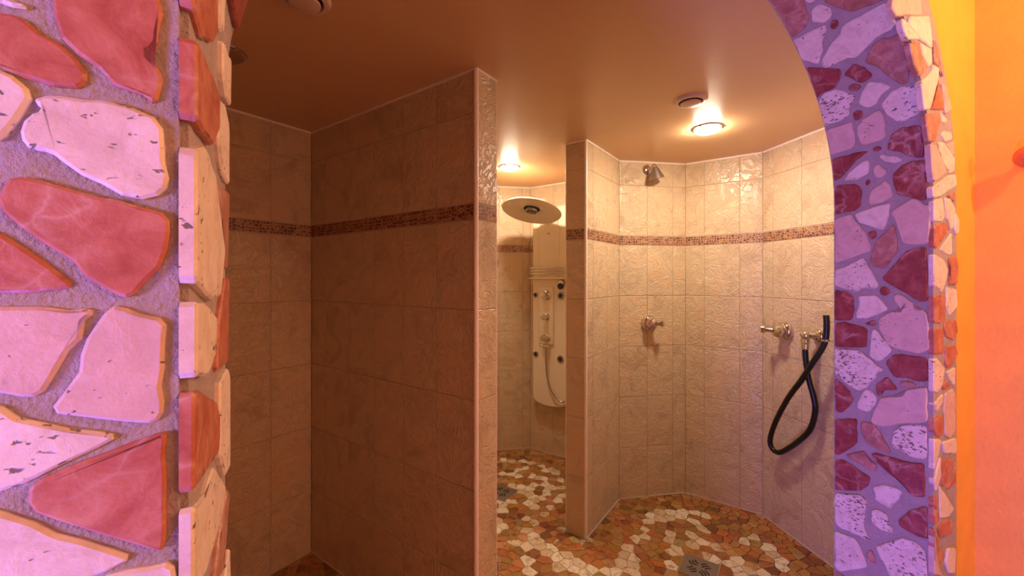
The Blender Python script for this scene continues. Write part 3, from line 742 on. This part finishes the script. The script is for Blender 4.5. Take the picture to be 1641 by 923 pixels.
slab('ceiling_front', [arch(-2.55, T, 0), arch(.355, T, 0), arch(.355, 2.25, 0), arch(-2.55, 2.25, 0)], 2.5, 2.55, M['ceiling'])

# ------------------------------------------------------------------ things
def thing(name, label, cat, loc, rot=(0, 0, 0), group=None):
    o = bpy.data.objects.new(name, None); COL.objects.link(o); o.empty_display_size = .05
    o.location = loc; o.rotation_euler = rot; o['label'] = label; o['category'] = cat
    if group: o['group'] = group
    return o
def part(name, bm, m, parent, sm=True, ang=40):
    """mesh given in the parent's own frame"""
    bmesh.ops.recalc_face_normals(bm, faces=bm.faces)
    me = bpy.data.meshes.new(name); bm.to_mesh(me); bm.free(); me.materials.append(m)
    o = bpy.data.objects.new(name, me); COL.objects.link(o); o.parent = parent
    if sm: smooth(o, ang)
    return o
def copy_tree(o, parent=None):
    c = o.copy(); COL.objects.link(c)
    if parent: c.parent = parent
    for ch in list(o.children): copy_tree(ch, c)
    return c
# ceiling lights
def ceiling_light(a, b, label, lit):
    t = thing('ceiling_light', label, 'light', ab(a, b, CEIL), (math.pi, 0, 0), 'round ceiling lights of the shower cubicles')
    bm = bmesh.new(); lathe(bm, [(0, -.003), (.072, -.003), (.073, .002), (.070, .006), (.064, .007), (.0, .007)], 40); part('rim', bm, M['chrome'], t)
    bm = bmesh.new(); lathe(bm, [(.063, .007)]+[(.063*math.cos(x*math.pi/16), .007+.020*math.sin(x*math.pi/16)) for x in range(1, 8)]+[(0, .027)], 32); part('diffuser', bm, M['lit' if lit else 'unlit'], t)
    for k in range(3):
        bm = bmesh.new(); a_ = k*2.094+.4; mt = Matrix.Translation((.067*math.cos(a_), .067*math.sin(a_), .009)) @ Matrix.Rotation(a_, 4, 'Z'); box(bm, mt, .012, .008, .005, .001)
        part('clip', bm, M['chrome'], t)
    return t
ceiling_light(-.389, 2.258, 'bright round ceiling light glowing over the cubicle with the black hose', True)
ceiling_light(-1.633, 2.258, 'bright round ceiling light glowing over the tall shower panel', True)
ceiling_light(-1.588, .545, 'unlit dark ceiling light half hidden behind the left stone pillar', False)
def ceiling_vent(a, b, label):
    t = thing('ceiling_vent', label, 'vent', ab(a, b, CEIL), (math.pi, 0, 0), 'round ceiling vents')
    bm = bmesh.new(); lathe(bm, [(.045, -.002), (.068, -.002), (.068, .002), (.062, .010), (.050, .012), (.046, .004), (.045, -.002)], 44); part('vent_ring', bm, M['vent'], t)
    bm = bmesh.new(); lathe(bm, [(0, .001), (.046, .001), (.046, .003), (0, .003)], 32); part('vent_opening', bm, M['dark'], t)
    bm = bmesh.new(); lathe(bm, [(0, .010), (.036, .010), (.041, .014), (.040, .019), (.030, .022), (0, .023)], 40); part('vent_disc', bm, M['vent'], t)
    bm = bmesh.new(); lathe(bm, [(0, .002), (.006, .002), (.006, .012), (0, .012)], 12); part('vent_stem', bm, M['vent'], t)
    return t
ceiling_vent(-.386, 1.86, 'round peach ceiling vent just in front of the lit right light')
ceiling_vent(-1.10, .57, 'round ceiling vent cut off by the top edge above the dark cubicle')
# floor drains
def floor_drain(a, b, label):
    t = thing('floor_drain', label, 'drain', ab(a, b, 0), (0, 0, TH), 'square metal floor drains')
    bm = bmesh.new(); box(bm, Matrix.Translation((0, 0, .0025)), .16, .16, .005, .0012); part('grate', bm, M['steel'], t, False)
    bm = bmesh.new()
    prism(bm, [(-.062, -.062, .0045), (.062, -.062, .0045), (.062, .062, .0045), (-.062, .062, .0045)], [(-.062, -.062, .0054), (.062, -.062, .0054), (.062, .062, .0054), (-.062, .062, .0054)])
    part('grate_insert', bm, M['steel'], t, False)
    for q in range(4):
        for k in range(3):
            bm = bmesh.new(); a0 = q*math.pi/2+math.pi/4; pts = []
            ln = (.034, .042, .034)[k]; d0 = (-.0155, 0, .0155)[k]
            for j in range(7):
                u = .015+abs(d0)*.5+ln*j/6; bend = .004*math.sin(j/6*math.pi); pts.append(Vector((u*math.cos(a0)-(d0+bend)*math.sin(a0), u*math.sin(a0)+(d0+bend)*math.cos(a0), .0056)))
            L_ = []; R_ = []
            for j in range(7):
                tg = (pts[min(j+1, 6)]-pts[max(j-1, 0)]).normalized(); nn = Vector((-tg.y, tg.x, 0)); wd = .0040*(1 if 0 < j < 6 else .5)
                L_.append(pts[j]+nn*wd); R_.append(pts[j]-nn*wd)
            lp = L_+R_[::-1]
            prism(bm, [p-Vector((0, 0, .0006)) for p in lp], [p+Vector((0, 0, .0001)) for p in lp]); part('slot', bm, M['dark'], t, False)
    return t
floor_drain(*DRAINS[0], 'square metal drain in the floor of the cubicle with the black hose')
floor_drain(*DRAINS[1], 'square metal drain in the floor below the tall shower panel')

def wall_frame(i, s, h):
    """matrix on wall edge i: x along the wall to the right, y up, z out of the wall"""
    p, q = POLY[i], POLY[(i+1) % len(POLY)]; P, Q = ab(*p), ab(*q); U = (Q-P).normalized(); Nn = Vector((U.y, -U.x, 0))
    return Matrix.Translation(P+U*s+Vector((0, 0, h))) @ Matrix((U, Vector((0, 0, 1)), Nn)).transposed().to_4x4()
def wall_thing(name, label, cat, i, s, h, group=None):
    m_ = wall_frame(i, s, h); return thing(name, label, cat, m_.translation, m_.to_euler(), group)
RZ = lambda v: frame_from(v, Vector((0, 1, 0)))
# shower valves: rosette, body, lever
def shower_valve(i, s, h, tip, label):
    t = wall_thing('shower_valve', label, 'valve', i, s, h, 'chrome shower valves'); t.scale = (1.3, 1.3, 1.15)
    bm = bmesh.new(); lathe(bm, [(0, 0), (.039, 0), (.040, .004), (.038, .014), (.030, .024), (.020, .029), (0, .030)], 36); part('rosette', bm, M['chrome'], t)
    bm = bmesh.new(); lathe(bm, [(.018, .02), (.0185, .03), (.026, .036), (.028, .046), (.026, .057), (.016, .065), (0, .067)], 32); part('knob', bm, M['chrome'], t)
    tip = Vector(tip); st = Vector((0, 0, .047)); bm = bmesh.new()
    tube(bm, [st, st+(tip-st)*.5, st+(tip-st)*.8], [.012, .0095, .011], 14)
    d_ = (tip-st).normalized(); mt = Matrix.Translation(st+(tip-st)*.72) @ RZ(d_)
    L_ = (tip-st).length*.28
    lathe(bm, [(0, 0), (.012, 0), (.0175, L_*.35), (.0175, L_*.9), (.013, L_), (.0085, L_), (.0080, L_*.7), (0, L_*.7)], 24, mt)
    lv = part('lever', bm, M['chrome'], t)
    bm = bmesh.new(); lathe(bm, [(0, L_*.72), (.0068, L_*.72), (.0068, L_*.8), (0, L_*.8)], 16, mt); part('lever_opening', bm, M['dark'], lv)
    return t
shower_valve(12, .203, 1.142, (.043, .002, .082), 'chrome shower valve on the tiles below the small shower head')
shower_valve(14, .170, 1.139, (-.050, .004, .090), 'chrome shower valve with lever to the left, beside the hose tap')
# small conical shower head
t = wall_thing('shower_head', 'small chrome cone shower head high on the back tiles', 'shower head', 12, .192, 2.146)
bm = bmesh.new(); lathe(bm, [(0, 0), (.031, 0), (.031, .004), (.024, .011), (.012, .015), (0, .016)], 32); part('rosette', bm, M['chrome'], t)
bm = bmesh.new(); tube(bm, [(0, 0, .01), (.004, .004, .04), (.010, .006, .062)], .0085, 14); part('arm', bm, M['chrome'], t)
bm = bmesh.new(); bmesh.ops.create_uvsphere(bm, u_segments=20, v_segments=12, radius=.0145, matrix=Matrix.Translation((.013, .006, .070))); part('ball_joint', bm, M['chrome'], t)
ax = Vector((.24, -.93, -.14)).normalized(); mt = Matrix.Translation((.015, .012, .074)) @ RZ(ax)
bm = bmesh.new(); lathe(bm, [(0, 0), (.010, .001), (.013, .008), (.047, .080), (.049, .084), (.047, .087), (.044, .0855), (0, .0855)], 40, mt); cone = part('cone', bm, M['steel'], t)
bm = bmesh.new(); lathe(bm, [(0, .086), (.040, .086), (.040, .0872), (0, .0872)], 32, mt); part('spray_plate', bm, M['dark'], cone)
# hose tap with ferrule
t = wall_thing('hose_tap', 'chrome elbow tap that feeds the black hose', 'tap', 14, .372, 1.139); t.scale = (1.25, 1.25, 1.0)
bm = bmesh.new(); lathe(bm, [(0, 0), (.029, 0), (.0295, .004), (.026, .012), (.018, .020), (.0, .022)], 32); part('rosette', bm, M['chrome'], t)
bm = bmesh.new(); tube(bm, [(0, 0, .015), (-.004, 0, .04), (-.010, 0, .054)], .0125, 16)
bmesh.ops.create_uvsphere(bm, u_segments=24, v_segments=14, radius=.0195, matrix=Matrix.Translation((-.016, 0, .060))); part('elbow', bm, M['chrome'], t)
bm = bmesh.new(); mt = Matrix.Translation((-.017, -.012, .060)) @ RZ((0, -1, 0))
lathe(bm, [(0, 0), (.015, 0), (.0165, .004), (.0165, .012), (.0175, .016), (.0145, .020), (.0155, .022), (.0155, .043), (.0145, .046), (0, .046)], 28, mt); part('ferrule', bm, M['chrome'], t)
# hose
HP = [(.351, 1.066, .060), (.356, 1.008, .060), (.367, .92, .055), (.387, .827, .045), (.389, .755, .040), (.360, .655, .040), (.293, .566, .045), (.213, .486, .050), (.166, .456, .052),
      (.130, .468, .056), (.126, .52, .062), (.178, .638, .072), (.271, .793, .084), (.356, .909, .088), (.407, 1.001, .080), (.445, 1.078, .066), (.464, 1.133, .060), (.471, 1.203, .060), (.468, 1.254, .060)]
fr = wall_frame(14, 0, 0)
t = thing('rubber_hose', 'black rubber hose hanging in a loop from the chrome tap', 'hose', fr @ Vector((.351, 1.085, .06)))
loc = Vector(t.location); pts = [fr @ Vector(p)-loc for p in catmull(HP, 8)]
bm = bmesh.new(); tube(bm, pts, .0135, 18, False)
e = pts[-1]; d_ = (pts[-1]-pts[-2]).normalized(); mt = Matrix.Translation(e) @ frame_from(d_, Vector((1, 0, 0)))
lathe(bm, [(.0135, 0), (.0125, .0012), (.0085, .001), (.0085, -.012), (0, -.012)], 18, mt); part('hose_body', bm, M['black_rubber'], t)
# bracket holding the free end
t = wall_thing('hose_bracket', 'small chrome ring bracket clasping the free end of the black hose', 'bracket', 15, .012, 1.132)
fr2 = wall_frame(15, .012, 1.132); c = fr2.inverted() @ (fr @ Vector((.464, 1.132, .060)))
bm = bmesh.new(); lathe(bm, [(.0142, -.005), (.0175, -.005), (.0175, .005), (.0142, .005), (.0142, -.005)], 28, Matrix.Translation(c) @ RZ((0, 1, 0))); part('ring', bm, M['chrome'], t)
bm = bmesh.new(); dd = Vector((c.x, 0, 0))
tube(bm, [(c.x, 0, .004), (c.x, 0, c.z-.018)], .005, 12); part('arm', bm, M['chrome'], t)
bm = bmesh.new(); lathe(bm, [(0, 0), (.016, 0), (.016, .004), (0, .006)], 24, Matrix.Translation((c.x, 0, 0))); part('wall_plate', bm, M['chrome'], t)
bm = bmesh.new(); tube(bm, [Vector((c.x, 0, c.z))+Vector((-.016, 0, .0)), Vector((c.x, 0, c.z))+Vector((-.030, 0, .012))], .004, 10); part('clamp_screw', bm, M['chrome'], t)

# ------------------------------------------------------------------ shower panel
t = wall_thing('shower_panel', 'tall cream shower panel with round rain head, chrome knobs and jets', 'shower panel', 7, .220, 0)
z0, z1, hw = .405, 2.0, .160
def panel_outline(hw, z0, z1, drop):
    pts = [(-hw, z1), (-hw, z0+drop)]
    for k in range(1, 12): a_ = math.pi*k/12; pts.append((-hw*math.cos(a_), z0+drop-drop*math.sin(a_)))
    return pts+[(hw, z0+drop), (hw, z1)]
bm = bmesh.new(); o1 = panel_outline(hw, z0, z1, .055); o2 = panel_outline(hw-.012, z0+.010, z1, .052)
r0 = [bm.verts.new((x, y, .002)) for x, y in o1]; r1 = [bm.verts.new((x, y, .055)) for x, y in o1]; r2 = [bm.verts.new((x, y, .068)) for x, y in o2]
for A, B in ((r0, r1), (r1, r2)):
    for i in range(len(A)): bm.faces.new((A[i], A[(i+1) % len(A)], B[(i+1) % len(A)], B[i]))
bm.faces.new(r2); bm.faces.new(r0[::-1]); part('column', bm, M['acrylic'], t, True, 30)
bm = bmesh.new(); box(bm, Matrix.Translation((0, 1.70, .070)), .17, .56, .016, .006); part('upper_cover', bm, M['acrylic'], t)
bm = bmesh.new(); box(bm, Matrix.Translation((-.022, 1.135, .072)), .135, .46, .022, .008); part('control_strip', bm, M['acrylic'], t)
bm = bmesh.new(); box(bm, Matrix.Translation((0, 1.432, .088)), .325, .012, .05, .004); part('shelf', bm, M['acrylic'], t)
for k in range(3):
    y = 1.470+k*.023; bm = bmesh.new()
    pts = [(-.168, y, .06), (-.168, y, .085), (-.15, y, .098), (.05, y, .098), (.075, y, .088), (.10, y, .098), (.15, y, .098), (.168, y, .085), (.168, y, .06)]
    tube(bm, catmull(pts, 4), .0045, 10); part('rail', bm, M['chrome'], t)
for (y, r) in ((1.298, .036), (1.126, .027), (.962, .034)):
    mt = Matrix.Translation((-.012, y, .082)); bm = bmesh.new()
    lathe(bm, [(0, 0), (r, 0), (r*1.02, .006), (r*.8, .010), (r*.55, .013), (r*.55, .03), (r*.8, .036), (r*.86, .050), (r*.72, .062), (0, .066)], 32, mt); part('knob', bm, M['chrome'], t)
for (x, y, r) in ((-.125, 1.298, .020), (.108, 1.298, .028), (-.122, .815, .022), (.105, .800, .028)):
    mt = Matrix.Translation((x, y, .067)); bm = bmesh.new(); lathe(bm, [(r*.5, .002), (r*.6, .008), (r, .007), (r*1.02, 0), (0, 0)], 28, mt); j = part('jet', bm, M['jet'], t)
    bm = bmesh.new(); lathe(bm, [(0, .001), (r*.55, .001), (r*.55, .0045), (0, .006)], 24, mt); part('jet_nozzle', bm, M['dark'], j)
bm = bmesh.new(); lathe(bm, [(0, 0), (.026, 0), (.028, .01), (.028, .035), (.022, .045), (0, .045)], 28, Matrix.Translation((.128, 1.395, .066))); part('hand_shower_holder', bm, M['chrome'], t)
bm = bmesh.new(); lathe(bm, [(0, 0), (.024, 0), (.024, .012), (0, .014)], 28, Matrix.Translation((.128, 1.372, .105))); part('hand_shower', bm, M['dark'], t)
bm = bmesh.new(); box(bm, Matrix.Translation((-.02, .895, .088)), .075, .018, .034, .004); part('hose_outlet', bm, M['acrylic'], t)
bm = bmesh.new(); tube(bm, catmull([(-.01, .890, .095), (-.008, .86, .10), (-.006, .76, .10), (.0, .66, .098), (.03, .56, .094), (.075, .50, .09), (.12, .475, .088), (.150, .480, .085)], 7), .0065, 12); part('shower_hose', bm, M['steel'], t)
bm = bmesh.new(); bmesh.ops.create_cone(bm, cap_ends=True, segments=24, radius1=.013, radius2=.012, depth=.002, matrix=Matrix.Translation((.0, 1.79, .0785)) @ Matrix.Diagonal((1.3, .45, 1, 1))); part('emblem', bm, M['jet'], t, False)
# rain head: domed disc on a curved neck
bm = bmesh.new(); pts = catmull([(0, 1.90, .05), (0, 1.97, .07), (0, 2.01, .13), (0, 2.005, .22), (0, 1.985, .30)], 6); tube(bm, pts, [.055-.02*i/(len(pts)-1) for i in range(len(pts))], 20); part('head_neck', bm, M['acrylic'], t)
ctr = Vector((.0, 1.935, .325)); ax = Vector((0, -math.cos(math.radians(17)), math.sin(math.radians(17)))).normalized(); mt = Matrix.Translation(ctr) @ RZ(ax)
bm = bmesh.new(); lathe(bm, [(0, -.052), (.05, -.050), (.11, -.042), (.17, -.026), (.215, -.008), (.226, .001), (.224, .005), (.19, .001), (.12, -.006), (.072, -.010), (.060, -.020), (0, -.020)], 56, mt); hd = part('rain_head', bm, M['acrylic'], t, True, 50)
bm = bmesh.new(); lathe(bm, [(0, -.018), (.058, -.018), (.058, -.012), (0, -.012)], 32, mt); part('head_recess', bm, M['dark'], hd)
bm = bmesh.new(); lathe(bm, [(0, -.014), (.046, -.014), (.046, .000), (.040, .008), (.034, .008), (.034, .003), (.026, .003), (.026, .012), (.018, .016), (0, .017)], 32, mt); part('nozzle', bm, M['jet'], hd)

# ------------------------------------------------------------------ knob on the orange wall
P = arch(.305, T+.090, 1.709)
t = thing('wall_knob', 'round orange glazed knob on the orange wall at the right edge', 'hook', P, (0, 0, PHI))
bm = bmesh.new(); lathe(bm, [(0, 0), (.020, 0), (.020, .004), (.008, .007), (.007, .016), (.012, .019), (.021, .026), (.025, .036), (.022, .047), (.012, .054), (0, .056)], 32, frame_from((-1, 0, 0))); part('knob', bm, M['terracotta'], t)
